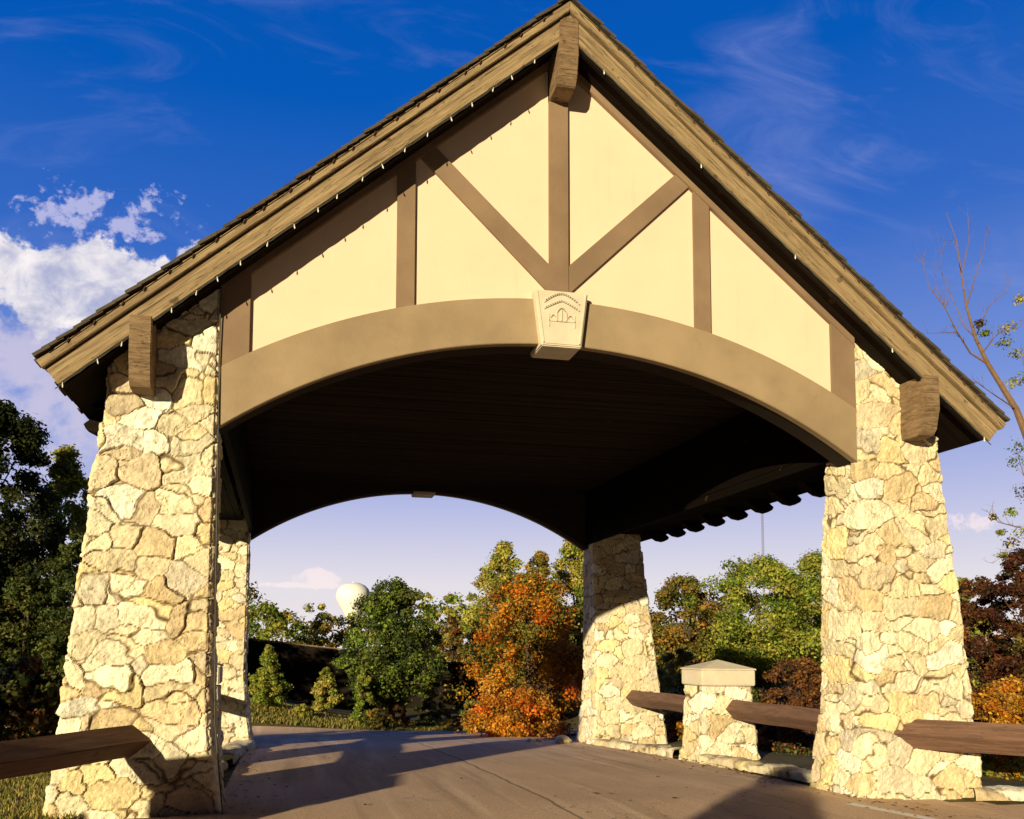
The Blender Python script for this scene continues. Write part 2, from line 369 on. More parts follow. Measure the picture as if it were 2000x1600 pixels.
# ------------------------------------------------------------------ stone surfaces
PAL = np.array([(.80, .69, .44), (.76, .66, .44), (.84, .76, .54), (.70, .59, .40), (.80, .67, .37), (.70, .63, .48), (.74, .59, .36), (.90, .85, .68), (.70, .56, .33), (.82, .73, .50), (.84, .77, .56), (.74, .62, .42), (.86, .79, .58)])
def masonry(P, N, seed, cell=(.34, .34, .21), pw=2.6, amp=1.0, joint=.007):
    """P points (n,3), N outward normals. returns displaced points, colours"""
    rng = np.random.default_rng(seed)
    lo = P.min(0)-.5; hi = P.max(0)+.5; cs = np.array(cell)
    n = np.ceil((hi-lo)/cs).astype(int); g = np.stack(np.meshgrid(*[np.arange(k) for k in n], indexing='ij'), -1).reshape(-1, 3)
    S = lo+(g+.5+rng.uniform(-.46, .46, g.shape))*cs
    keep = rng.random(len(S)) > .32; S = S[keep]
    sc = 1/np.array([1.0, 1.0, .66])
    W = P+.10*np.stack([fbm(P+9.1*i, 3.6, 3) for i in range(3)], 1)+.028*np.stack([fbm(P+5.1*i, 11, 2) for i in range(3)], 1)
    # keep only seeds near the surface
    sub = P[::max(1, len(P)//3000)]
    near = np.array([np.min(((sub-s_)**2).sum(1)) < .30**2 for s_ in S]); S = S[near]
    wt = rng.uniform(-.06, .06, len(S))
    d1 = np.full(len(P), 9., np.float32); d2 = d1.copy(); i1 = np.zeros(len(P), int)
    Ws = (W*sc).astype(np.float32); Ss = (S*sc).astype(np.float32)
    for a in range(0, len(P), 4000):
        D = np.abs(Ws[a:a+4000, None, :]-Ss[None]); D = (D**pw).sum(2)**(1/pw)+wt[None]
        o = np.argpartition(D, 1, axis=1)[:, :2]; r = np.arange(len(o)); da = D[r, o[:, 0]]; db = D[r, o[:, 1]]
        sw = da > db; i1[a:a+4000] = np.where(sw, o[:, 1], o[:, 0]); d1[a:a+4000] = np.minimum(da, db); d2[a:a+4000] = np.maximum(da, db)
    e = (d2-d1)*.5
    off = rng.uniform(-.002, .018, len(S))[i1]; tn = rng.normal(0, .085, (len(S), 3))[i1]
    rel = P-S[i1]; tilt = (rel*tn).sum(1); tilt -= 0
    face = sst(joint*.3, joint*1.7, e)
    h = -.012+face*(.012+off+np.clip(tilt, -.016, .016))+.003*sst(0, .12, e)*face
    rdg = np.abs(fbm(P+7, 9, 3))
    h = h+(.016*fbm(P, 6, 4)-.014*rdg+.012*fbm(P, 28, 3))*face+.006*fbm(P, 30, 2)
    C = PAL[rng.integers(0, len(PAL), len(S))]*rng.uniform(.84, 1.12, (len(S), 1)); C = C[i1]
    C = C*(1+.22*fbm(P+3, 5, 3))[:, None]
    mort_shade = np.array((.17, .115, .055))*(1+.5*fbm(P, 15, 3))[:, None]  # mortar darkened: the shadow line in the joints is put into the colour
    f2 = sst(joint*.2, joint*.9, e)[:, None]
    C = C*f2+mort_shade*(1-f2)
    crk = sst(.014, .0, np.abs(fbm(P+31, 3.5, 4)))*(rng.random(len(S)) > .45)[i1]
    h -= .008*crk; C = C*(1-.45*crk[:, None])
    return P+N*(h*amp)[:, None], np.clip(C, .02, .95)
def loft(prof, zrows, seed, step, name, mat, parent=None, zcap=None, **kw):
    """prof(z)->(x0,x1,y0,y1) of the section; grid around its perimeter"""
    x0, x1, y0, y1 = prof(np.array([zrows[0]])); x0, x1, y0, y1 = [float(np.ravel(q)[0]) for q in (x0, x1, y0, y1)]
    nx = max(3, int((x1-x0)/step)); ny = max(3, int((y1-y0)/step))
    u = np.concatenate([np.stack([np.linspace(0, 1, nx, endpoint=False), np.zeros(nx)], 1), np.stack([np.ones(ny), np.linspace(0, 1, ny, endpoint=False)], 1),
        np.stack([np.linspace(1, 0, nx, endpoint=False), np.ones(nx)], 1), np.stack([np.zeros(ny), np.linspace(1, 0, ny, endpoint=False)], 1)])
    nu = len(u); nz = len(zrows); U = np.tile(u, (nz, 1)); Z = np.repeat(zrows, nu)
    a0, a1, b0, b1 = prof(Z); X = a0+(a1-a0)*U[:, 0]; Y = b0+(b1-b0)*U[:, 1]
    if zcap is not None:
        zt = zcap(X); Z2 = zrows[0]+(Z-zrows[0])*np.clip((zt-zrows[0])/(zrows[-1]-zrows[0]), 0, 1.5)
        Z = np.where(Z > 3.0, 3.0+(Z-3.0)*(zt-3.0)/(zrows[-1]-3.0), Z)
        a0, a1, b0, b1 = prof(Z); X = a0+(a1-a0)*U[:, 0]; Y = b0+(b1-b0)*U[:, 1]
    P = np.stack([X, Y, Z], 1)
    N = np.zeros_like(P); ex, ey = 2*U[:, 0]-1, 2*U[:, 1]-1
    w_, d_ = (x1-x0)/2, (y1-y0)/2; px = ex*w_; py = ey*d_; r = .05
    qx = np.sign(px)*np.maximum(np.abs(px)-(w_-r), 0); qy = np.sign(py)*np.maximum(np.abs(py)-(d_-r), 0)
    N[:, 0] = qx; N[:, 1] = qy; N /= np.linalg.norm(N, axis=1)[:, None]+1e-9
    # round the corner a little
    cornr = (np.abs(qx) > 0) & (np.abs(qy) > 0)
    P[:, :2] -= (N[:, :2]*.035*(np.minimum(np.abs(qx), np.abs(qy))/r)[:, None])
    P, C = masonry(P, N, seed, **kw)
    i = (np.arange(nz-1)[:, None]*nu+np.arange(nu)[None]).ravel(); j = (np.arange(nz-1)[:, None]*nu+(np.arange(nu)[None]+1) % nu).ravel()
    F = np.stack([i, j, j+nu, i+nu], 1)
    top = [(0, 0)]; c = len(P)
    P = np.vstack([P, P[-nu:].mean(0)[None]]); C = np.vstack([C, C[-1:]])
    k = (nz-1)*nu; q = np.arange(nu)
    T = np.stack([k+q, k+(q+1) % nu, np.full(nu, c), np.full(nu, c)], 1)
    # quads + a fan of triangles for the top
    me = bpy.data.meshes.new(name); FF = [tuple(f) for f in F.tolist()]+[(a, b, cc) for a, b, cc, _ in T.tolist()]
    me.from_pydata(P.tolist(), [], FF)
    at_ = me.color_attributes.new('Col', 'FLOAT_COLOR', 'POINT'); at_.data.foreach_set('color', np.hstack([C, np.ones((len(C), 1))]).astype(np.float32).ravel())
    return link(name, me, mat, parent)

# ------------------------------------------------------------------ gatehouse
SL = .831; ZT = 8.785; ZB = 8.44; OV = .375; LEN = 8.75
gate = empty('gatehouse'); tag(gate, 'stone and timber gatehouse with steep gabled roof and low arch spanning the asphalt road', 'gatehouse')
def topz(x): return ZB+.02-SL*np.abs(x)
def pier_prof(sx, sy):
    def f(z):
        q = np.clip(1-z/1.2, 0, 1.5); inner = 3.67-.13*q**1.5; outer = 4.77+.40*np.clip(1-z/4.2, -.1, 1.15)
        a = -.03-.07*(1-z/4); b = .58+.30*(1-z/3.9)
        x0, x1 = (inner, outer) if sx > 0 else (-outer, -inner)
        y0, y1 = (a, b) if sy < 0 else (LEN-b, LEN-a)
        return x0, x1, y0, y1
    return f
PIERS = {}
for sx, sy, lab, sd_, st_ in ((-1, -1, 'near left pier, rubble stone with the timber rail running into its front', 21, .0155),
                         (1, -1, 'near right pier, pale rubble stone with coursed blocks beneath the rake', 52, .0155),
                         (-1, 1, 'far left pier in deep yellow stone', 23, .026), (1, 1, 'far right pier, half in the shadow of the roof', 24, .026)):
    zb = -.15 if sy < 0 else -.65
    kw = dict(cell=(.31, .31, .19), pw=2.8) if sx < 0 else dict(cell=(.31, .31, .18), pw=3.0)
    if sy > 0: kw = dict(cell=(.30, .30, .19), pw=4.0, amp=.8)
    o = loft(pier_prof(sx, sy), np.arange(zb, 5.4, st_), sd_, st_, 'stone_pier', M_STONE, gate, zcap=topz, **kw); o['label'] = lab

# arch curves
def arch(x): R = 6.46; return 5.03-(R-math.sqrt(R*R-x*x))
def band(x): R = 7.14; return 5.53-(R-math.sqrt(R*R-x*x))
def under(x): return ZB-SL*abs(x)
def gable(y0, sg, lab):
    gw = empty('gable_wall', parent=gate); gw['label'] = lab
    Y = lambda d: y0+sg*d
    def st(mb, xs, lo, hi, a, b): ya, yb = sorted((Y(a), Y(b))); return mb.strip(xs, lo, hi, ya, yb)
    xs = [float(v) for v in np.linspace(-3.655, 3.655, 61)]
    st(MB(), xs, lambda x: arch(x)+.03, lambda x: under(x)+.01, .0, .05).build('stucco_panel', M_STUCCO, gw)
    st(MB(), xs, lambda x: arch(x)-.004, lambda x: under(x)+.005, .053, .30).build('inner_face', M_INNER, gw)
    st(MB(), xs, lambda x: arch(x)-.012, band, -.045, .050).build('arch_band', M_BAND, gw, bevel=.006)
    for s in (-1, 1):
        x0, x1 = (3.36, 3.66) if s > 0 else (-3.66, -3.36)
        st(MB(), [x0, x1], lambda x: band(x)-.02, lambda x: under(x)+.005, -.041, .0).build('edge_post', M_TRIM, gw, bevel=.004)
        x0, x1 = (1.63, 1.83) if s > 0 else (-1.83, -1.63)
        st(MB(), [x0, x1], lambda x: band(x)-.02, lambda x: under(x)+.005, -.037, .0).build('post', M_TRIM, gw, bevel=.004)
        # trim under the rake
        xs2 = [s*v for v in ((0.02, 1.5, 3.0, 3.66))]; xs2 = sorted(xs2)
        st(MB(), xs2, lambda x: 8.325-SL*abs(x), lambda x: under(x)+.008, -.050, .0).build('rake_trim', M_TRIM, gw, bevel=.004)
        pts = [(.105, 5.60), (1.60, 7.04), (1.44, 7.18), (.105, 5.93)]
        pts = [(s*x, z) for x, z in pts]; ya, yb = sorted((Y(-.033), Y(0)))
        MB().prism(pts, ya, yb).build('brace', M_TRIM, gw, bevel=.004)
    st(MB(), [-.112, .112], lambda x: 5.45, lambda x: 8.33, -.043, .0).build('king_post', M_TRIM, gw, bevel=.004)
    # keystone
    ya, yb = sorted((Y(-.13), Y(.26)))
    ks = MB().prism([(-.235, 4.965), (.225, 4.965), (.305, 5.595), (-.315, 5.595)], ya, yb).build('keystone', M_KEY, gw, bevel=.012)
    def relief(pts2, wd, dep=.010, base=.13):
        mb = MB(); a_, b_ = sorted((Y(-base-dep), Y(-base+.01)))
        for (p, q) in zip(pts2[:-1], pts2[1:]):
            p = Vector((p[0], p[1])); q = Vector((q[0], q[1])); dd = (q-p); nn = Vector((-dd.y, dd.x)).normalized()*wd/2; ex = dd.normalized()*wd*.3
            mb.prism([tuple(p-ex+nn), tuple(p-ex-nn), tuple(q+ex-nn), tuple(q+ex+nn)], a_, b_)
        return mb
    def lp(cx, w_, z0, h, n=16, e=1.6): return [(cx+w_*(2*i/n-1), z0+h*(1-abs(2*i/n-1)**e)) for i in range(n+1)]
    c_ = relief(lp(-.005, .20, 5.46, .10), .020)
    for m2 in (relief(lp(-.005, .20, 5.385, .095, e=1.15), .018), relief([(-.285, 5.57), (-.21, 5.0), (.20, 5.0), (.275, 5.57)], .014, .008),
               relief(lp(-.005, .055, 5.345, .05, 10, 2), .012, .010), relief([(-.06, 5.34), (-.06, 5.25), (.05, 5.25), (.05, 5.34)], .012, .010),
               relief([(-.005, 5.39), (-.005, 5.25)], .010, .010), relief([(-.15, 5.25), (.145, 5.25)], .012, .008), relief([(-.15, 5.32), (-.15, 5.19)], .012, .008),
               relief([(.145, 5.32), (.145, 5.19)], .012, .008), relief(lp(-.10, .03, 5.285, .03, 8, 2), .009, .008), relief(lp(.095, .03, 5.285, .03, 8, 2), .009, .008)):
        k = len(c_.v); c_.v += m2.v; c_.f += [tuple(i+k for i in f) for f in m2.f]
    c_.build('carved_emblem', M_KEY, ks)
    return gw
gable(0, 1, 'near gable wall with cream stucco panels and tan arch band')
gable(LEN, -1, 'far gable wall seen through the arch, in shade')

# ceiling: boards laid across the road
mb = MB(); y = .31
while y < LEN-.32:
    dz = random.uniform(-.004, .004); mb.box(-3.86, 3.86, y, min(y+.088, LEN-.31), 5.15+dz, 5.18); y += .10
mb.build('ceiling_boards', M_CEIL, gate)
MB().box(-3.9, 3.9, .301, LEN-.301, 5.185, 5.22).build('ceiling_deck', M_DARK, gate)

# roof
roof = empty('roof', parent=gate)
def slope_obj(s, y=0.0):
    """matrix with local X running down the slope on side s"""
    ang = math.atan(SL); xd = Vector((s*math.cos(ang), 0, -math.sin(ang))); zd = Vector((s*math.sin(ang), 0, math.cos(ang)))
    yd = zd.cross(xd); return Matrix(((xd.x, yd.x, zd.x, 0), (xd.y, yd.y, zd.y, y), (xd.z, yd.z, zd.z, ZT), (0, 0, 0, 1)))
CA = 1/math.sqrt(1+SL*SL); SA = SL*CA
def sp(x, n):  # point on slope at horizontal x (top surface), n metres down perpendicular
    return (x-n*SA, ZT-SL*x-n*CA)
def slab(s, xa, xb, n0, n1, ya, yb, vert=True):
    """section between perpendicular depths n0..n1; ridge end cut on the plane x=xa"""
    v0 = n0/CA; v1 = n1/CA
    pts = [(xa, ZT-SL*xa-v0), sp(xb, n0), sp(xb, n1), (xa, ZT-SL*xa-v1)]
    return MB().prism([(s*x, z) for x, z in pts], ya, yb)
XE = 5.335
for s in (-1, 1):
    Ms = slope_obj(s)
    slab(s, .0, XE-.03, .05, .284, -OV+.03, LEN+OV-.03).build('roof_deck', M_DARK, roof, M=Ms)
    for yy, sg in ((-OV, 1), (LEN+OV, -1)):
        ys_ = sorted((yy-sg*.045, yy+sg*.03)); slab(s, .0, XE, .025, .115, *ys_).build('rake_cap_board', M_RAKE, roof, bevel=.006, M=Ms)
        ys_ = sorted((yy-sg*.005, yy+sg*.032)); slab(s, .0, XE-.015, .122, .312, *ys_).build('rake_board', M_RAKE, roof, bevel=.006, M=Ms)
        ys_ = sorted((yy+sg*.034, yy+sg*.075)); slab(s, .0, XE-.06, .20, .335, *ys_).build('under_batten', M_DARK, roof, M=Ms)
    MB().prism([(s*x, z) for x, z in (sp(XE-.02, .03), sp(XE-.02, .25), sp(XE-.06, .25), sp(XE-.06, .03))], -OV+.035, LEN+OV-.035).build('eave_board', M_DARK, roof, M=Ms)
    # shingles, courses from eave to ridge
    mb = MB(); L = XE/CA-.035; a = 0
    rows = 46
    for r in range(rows+1):
        d0 = L-(r+1)*L/rows; d1 = d0+L/rows*1.22+random.uniform(-.01, .02)
        if d0 < 0: d0 = 0.0
        yy = -OV-.06-random.uniform(0, .03)
        while yy < LEN+OV+.05:
            wd = random.uniform(.16, .42) if (yy > 1 and yy < LEN-1) else random.uniform(.12, .25)
            y2 = min(yy+wd, LEN+OV+.06+random.uniform(0, .03)); dd = random.uniform(-.015, .03); th = random.uniform(.007, .014); lift = random.uniform(0, .006)
            n_in = .012; P = []
            for (d, nlo) in ((d0, -.002), (d1+dd, -.016-lift)):
                for q in (yy, y2-.006):
                    for nn in (nlo+.018, nlo-th):
                        x = d*CA+(-nn)*SA*-1*-1; z = ZT-d*SA-nn*CA
                        P.append((s*(d*CA-nn*SA*-1*-1 if False else s*0+abs(d*CA-nn*SA)), q, z))
            p = P; mb.hull8([p[0], p[2], p[3], p[1], p[4], p[6], p[7], p[5]])
            yy = y2
    mb.build('shingles', M_SHIN, roof, M=Ms)
    # boxed soffit; only the rafter tails stay exposed
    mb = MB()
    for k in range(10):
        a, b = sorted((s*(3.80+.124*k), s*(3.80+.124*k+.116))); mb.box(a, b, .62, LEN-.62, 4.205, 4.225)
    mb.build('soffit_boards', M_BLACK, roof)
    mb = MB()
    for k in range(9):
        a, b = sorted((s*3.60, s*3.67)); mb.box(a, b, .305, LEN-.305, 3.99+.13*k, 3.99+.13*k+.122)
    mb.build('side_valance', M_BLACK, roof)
    for i in range(10):
        yc = 1.0+i*.75
        pts = []
        for x, n in ((3.7, .286), (5.19, .286), (5.20, .34), (5.17, .43), (5.08, .50), (4.93, .53), (4.6, .52), (3.7, .46)): pts.append(sp(x+.286*SA, n))
        MB().prism([(s*x, z) for x, z in pts], yc-.075, yc+.075).build('rafter_tail', M_DARK, roof)
MB().prism([(-.16, ZT-.105), (0, ZT+.035), (.16, ZT-.105), (0, ZT+.005)], -OV-.03, LEN+OV+.03).build('ridge_cap', M_SHIN, roof)
# beams resting on the piers
# brackets (beam ends)
for yb_, sg in ((0, 1), (LEN, -1)):
    def Y(d): return yb_+sg*d
    for x0, x1, zt, zb in ((-4.49, -4.28, 4.86, 4.17), (4.27, 4.47, 4.86, 4.17), (-.112, .112, 8.58, 7.84)):
        h = zt-zb; f = OV+.015
        pr = [(-f, zt), (-f, zb+.42*h), (-f+.015, zb+.36*h), (-f+.055, zb+.10*h), (-f+.10, zb+.015*h), (-f+.15, zb), (.05, zb), (.05, zt)]
        MB().prism([(Y(a), z) for a, z in pr], x0, x1, 'x').build('bracket', M_BRKT, gate, bevel=.008)

# ------------------------------------------------------------------ string lights
def wirepath(s, n, sag=.02, off=.0, yw=-OV+.012):
    P = []
    for i in range(n+1):
        x = .15+(5.15-.15)*i/n; zz = ZT-.405-SL*x-off-.004-sag*abs(math.sin(i*1.9))*.6; P.append((s*x, yw, zz))
    return P
def lights(s, label, clips=False):
    e = empty('string_lights', (s*2.6, -OV, 6.2)); tag(e, label, 'string lights', 'strings of small lights pinned along the rakes')
    off = Vector((-s*2.6, OV, -6.2))
    if not clips:
        P = wirepath(s, 70)
        if s < 0: P += [(-4.26, -OV-.04, 4.72)][:0]
        MB().tube([tuple(Vector(p)+off) for p in P], .0055, 5).build('wire', M_WIRE, e)
        n = 21 if s < 0 else 5
        for i in range(n):
            x = .40+(5.05-.40)*i/(n-1)+random.uniform(-.04, .04); z = ZT-.41-SL*x
            if abs(x-4.38) < .16: continue
            tl = random.uniform(-.35, .5); p = Vector((s*x, -OV+.008, z))+off; q = p+Vector((tl*.04, -.010, -.055))
            b = MB().tube([tuple(p), tuple(p.lerp(q, .35)), tuple(p.lerp(q, .45)), tuple(p.lerp(q, .8)), tuple(q)], [.004, .004, .007, .007, .002], 6).build('bulb', M_BULB, e)
    else:
        MB().tube([tuple(Vector((s*x, -OV-.05, ZT-SL*x-.055))+off) for x in np.linspace(.2, 5.2, 30)], .003, 4).build('wire', M_CLIP, e)
        for i in range(22):
            x = .3+(5.0-.3)*i/21+random.uniform(-.03, .03); z = ZT-SL*x-.045; p = Vector((s*x, -OV-.052, z))+off; q = p+Vector((s*.02, -.006, -.045))
            MB().tube([tuple(p), tuple(p.lerp(q, .5)), tuple(q)], [.011, .010, .004], 5).build('bulb', M_CLIP, e)
lights(-1, 'wire of small white bulbs hanging under the lower edge of the left rake')
lights(1, 'wire of small white bulbs hanging under the lower edge of the right rake')
lights(-1, 'row of dark little bulbs pinned on the cap board of the left rake', True)
lights(1, 'row of dark little bulbs pinned on the cap board of the right rake', True)
wr = MB().tube([(-3.66, -.10, 5.40), (-3.66, -.07, 5.0), (-3.66, -.062, 4.6), (-3.65, -.06, 3.9), (-3.63, -.08, 2.2), (-3.60, -.09, .9), (-3.50, -.12, 0.0)], .007, 6).build('power_cable', M_WIRE)
tag(wr, 'thin dark power cable running down the inner corner of the left pier', 'cable')

# ------------------------------------------------------------------ low posts, rails, kerbs
def cap_post(x0, x1, y0, y1, zt, seed, label, zc=.26, step=.02):
    zg = float(gz_((x0+x1)/2, (y0+y1)/2))-.15
    cx, cy = (x0+x1)/2, (y0+y1)/2
    e = empty('stone_post', (cx, cy, zg+.15)); tag(e, label, 'stone post', 'low capped stone posts beside the road')
    def prof(z):
        q = np.clip(1-(z-zg)/(zt-zg), 0, 1); k = .07*q+.05*np.clip(q-.75, 0, 1)*4*.5
        return x0-k, x1+k, y0-k, y1+k
    o = loft(prof, np.arange(zg, zt, step), seed, step, 'post_body', M_STONE, e, cell=(.36, .36, .23), pw=2.8); o.location = (-cx, -cy, -(zg+.15))
    m = .03; a0, a1, b0, b1 = x0-m, x1+m, y0-m, y1+m; mb = MB(); k = 0
    mb.box(a0, a1, b0, b1, zt, zt+zc)
    c1 = mb.build('cap', M_KEY, e, bevel=.015); c1.location = (-cx, -cy, -(zg+.15))
    mb = MB(); mb.v = [(a0-.01, b0-.01, zt+zc-.002), (a1+.01, b0-.01, zt+zc-.002), (a1+.01, b1+.01, zt+zc-.002), (a0-.01, b1+.01, zt+zc-.002), (a0-.01, b0-.01, zt+zc+.02), (a1+.01, b0-.01, zt+zc+.02), (a1+.01, b1+.01, zt+zc+.02), (a0-.01, b1+.01, zt+zc+.02), (cx, cy, zt+zc+.17)]
    mb.f = [(0, 3, 2, 1), (0, 1, 5, 4), (1, 2, 6, 5), (2, 3, 7, 6), (3, 0, 4, 7), (4, 5, 8), (5, 6, 8), (6, 7, 8), (7, 4, 8)]
    c2 = mb.build('cap_top', M_KEY, c1)
    return e
cap_post(3.90, 4.80, 4.02, 4.66, 1.09, 61, 'low stone post with pyramid cap between the two right piers')
cap_post(-4.80, -3.90, 4.02, 4.66, 1.09, 62, 'low capped stone post behind the near left pier', step=.04)
def rail(p, q, label, h=.125):
    p = Vector(p); q = Vector(q); d = (q-p); L = d.length; d.normalize(); s = Vector((d.y, -d.x, 0)).normalized(); u = Vector((0, 0, 1))
    mid = (p+q)/2; M = Matrix(((s.x, d.x, 0, mid.x), (s.y, d.y, 0, mid.y), (0, 0, 1, mid.z), (0, 0, 0, 1)))
    r = h*math.sqrt(2); mb = MB(); n = 14; pts = []
    for i in range(n+1):
        b = p+d*L*i/n+Vector((0, 0, .006*math.sin(i*1.1))); k = len(mb.v)
        mb.v += [tuple(b+u*r), tuple(b+s*r), tuple(b-u*r), tuple(b-s*r)]
        if i:
            for j in range(4): mb.f.append((k-4+j, k-4+(j+1) % 4, k+(j+1) % 4, k+j))
    mb.f += [(0, 1, 2, 3), (k, k+3, k+2, k+1)]
    o = mb.build('timber_rail', M_RAIL, M=M, bevel=.008); tag(o, label, 'timber rail', 'square brown timber guard rails set on edge'); return o
ZR = .715
for s in (-1, 1):
    nm = 'right' if s > 0 else 'left'
    rail((s*4.43, .6, ZR), (s*4.43, 4.2, ZR-.02), f'brown timber rail from the near {nm} pier back to the low post', .118)
    rail((s*4.43, 4.5, ZR-.02), (s*4.43, 8.2, ZR-.06), f'brown timber rail between the low post and the far {nm} pier', .118)
rail((-4.26, .12, ZR), (-4.26-.53*4.9, .12-.848*4.9, ZR), 'long brown timber rail leaving the near left pier towards the camera, in shade', .112)
rail((3.98, .12, ZR), (3.98+.80*4.6, .12-.60*4.6, ZR), 'long brown timber rail leaving the near right pier towards the frame edge', .125)
cap_post(-7.5, -6.7, -4.75, -4.1, 1.2, 63, 'low capped stone post at the outer end of the left front rail', step=.04)
cap_post(7.75, 8.55, -3.1, -2.45, 1.09, 64, 'low capped stone post at the outer end of the right front rail', step=.04)
def kerb(pts, wd, h, seed, label, name='stone_kerb'):
    """rough low stone edging along a polyline"""
    P = [Vector(p) for p in pts]; L = sum((b-a).length for a, b in zip(P[:-1], P[1:])); n = int(L/.03)
    def pos(t_):
        t_ *= L
        for a, b in zip(P[:-1], P[1:]):
            l = (b-a).length
            if t_ <= l+1e-6: return a+(b-a)*(t_/l), (b-a).normalized()
            t_ -= l
        return P[-1], (P[-1]-P[-2]).normalized()
    sec = [(-.5, -.15), (-.5, 0), (-.5, .5), (-.47, .85), (-.4, 1), (-.2, 1.02), (0, 1.05), (.2, 1.02), (.4, 1), (.47, .85), (.5, .5), (.5, 0), (.5, -.15)]
    V = []; N = []
    for i in range(n+1):
        c, d = pos(i/n); s = Vector((d.y, -d.x)); g_ = float(gz_(c.x, c.y))
        for a, b in sec:
            q = c+s*a*wd; V.append((q.x, q.y, g_+b*h)); nn = Vector((s.x*a*2.2, s.y*a*2.2, 1.0 if abs(a) < .45 else .15)).normalized(); N.append(tuple(nn))
    V = np.array(V); N = np.array(N); V[:, 2] += .35*h*fbm(V, 1.7, 3)*(V[:, 2] > -9)
    V2, C = masonry(V, N, seed, cell=(.38, .38, .3), pw=2.4, amp=1.2); k = len(sec)
    F = [(i*k+j, i*k+j+1, (i+1)*k+j+1, (i+1)*k+j) for i in range(n) for j in range(k-1)]
    me = npmesh(name, V2, np.array(F), C*.9); o = link(name, me, M_STONE); tag(o, label, 'stone kerb', 'rough stone edgings at the foot of the piers'); return o
kerb([(4.15, .85), (4.05, 2.4), (3.95, 4.0)], .42, .10, 71, 'rough pale stone kerb between the near right pier and the low post')
kerb([(3.85, 4.6), (3.75, 6.3), (3.62, 7.95)], .42, .12, 72, 'rough pale stone kerb between the low post and the far right pier')
kerb([(4.95, -.05), (5.6, -.28), (6.6, -.5), (8.2, -1.0)], .34, .10, 73, 'pale stone edging running right from the near right pier')
kerb([(-4.15, .85), (-4.05, 2.4), (-3.95, 4.0)], .42, .10, 74, 'rough stone kerb behind the near left pier')
kerb([(-3.9, 4.6), (-3.8, 6.3), (-3.65, 7.95)], .42, .12, 75, 'rough stone kerb before the far left pier')
def rock(x, y, r, seed, label, fl=.55):
    bm = bmesh.new(); bmesh.ops.create_icosphere(bm, subdivisions=4, radius=1); V = np.array([v.co[:] for v in bm.verts])
    V = V*(1+.45*fbm(V+seed*3.1, 1.2, 4))[:, None]*np.array([r, r*.8, r*fl])
    for v, c in zip(bm.verts, V): v.co = c
    me = bpy.data.meshes.new('rock'); bm.to_mesh(me); bm.free()
    a = me.color_attributes.new('Col', 'FLOAT_COLOR', 'POINT'); c = PAL[seed % len(PAL)]; a.data.foreach_set('color', np.tile(np.append(c, 1), len(V)).astype(np.float32))
    o = link('rock', me, M_STONE, smooth=True); o.location = (x, y, float(gz_(x, y))+r*fl*.45); o.rotation_euler.z = seed
    tag(o, label, 'rock', 'loose rocks at the road edge'); return o
rock(2.98, 8.2, .22, 1, 'larger pale loose rock touching the far right pier'); rock(2.35, 8.5, .12, 2, 'small pale rock left of the far right pier')
rock(2.62, 8.75, .09, 3, 'tiny rock between the two pale rocks by the far right pier')

# ------------------------------------------------------------------ trees
def rgb(h): return tuple(((int(h[i:i+2], 16)/255)**2.2) for i in (0, 2, 4))
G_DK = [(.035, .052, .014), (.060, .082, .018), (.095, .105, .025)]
G_MD = [(.070, .110, .018), (.125, .165, .028), (.19, .20, .035), (.24, .21, .05)]
G_YL = [(.13, .17, .025), (.22, .24, .040), (.33, .29, .06), (.38, .28, .07)]
G_OL = [(.17, .17, .03), (.30, .21, .04), (.40, .22, .04), (.10, .11, .022)]
ORG = [(.62, .19, .015), (.58, .12, .010), (.62, .27, .020), (.55, .27, .03), (.36, .20, .03), (.70, .30, .02), (.66, .34, .06)]
ORY = [(.62, .30, .02), (.55, .20, .02), (.40, .17, .02), (.20, .12, .02), (.66, .38, .05)]
MAR = [(.10, .035, .018), (.06, .022, .012), (.16, .055, .02), (.05, .035, .014)]
BRN = [(.20, .085, .03), (.13, .06, .025), (.08, .05, .02), (.26, .11, .03)]
def leaves(centres, radii, per, size, pal, seed, flat=.75, droop=0.0):
    rng = np.random.default_rng(seed); K = len(centres); n = K*per
    ci = np.repeat(np.arange(K), per)
    d = rng.normal(0, 1, (n, 3)); d /= np.linalg.norm(d, axis=1)[:, None]; rr = rng.random(n)**.5*np.where(rng.random(n) < .25, 1.35, 1.0)
    P = centres[ci]+d*(rr*radii[ci])[:, None]*np.array([1, 1, flat])
    # leaf frames: outward-ish normals with scatter
    nrm = d*.8+rng.normal(0, .55, (n, 3))+np.array([0, 0, .35]); nrm /= np.linalg.norm(nrm, axis=1)[:, None]
    a = np.cross(nrm, rng.normal(0, 1, (n, 3))); a /= np.linalg.norm(a, axis=1)[:, None]+1e-9; b = np.cross(nrm, a)
    s = size*rng.uniform(.4, 1.5, n)[:, None]
    V = np.stack([P-a*s*.5, P+b*s*.32+nrm*s*.06, P+a*s*.5, P-b*s*.32+nrm*s*.06], 1).reshape(-1, 3)
    pal = np.array(pal); cp = rng.integers(0, len(pal), K)
    lp_ = np.where(rng.random(n) < .62, cp[ci], rng.integers(0, len(pal), n)); C = pal[lp_]*rng.uniform(.7, 1.3, (n, 1))*rng.uniform(.75, 1.25, K)[ci][:, None]
    return V, np.repeat(C, 4, 0)
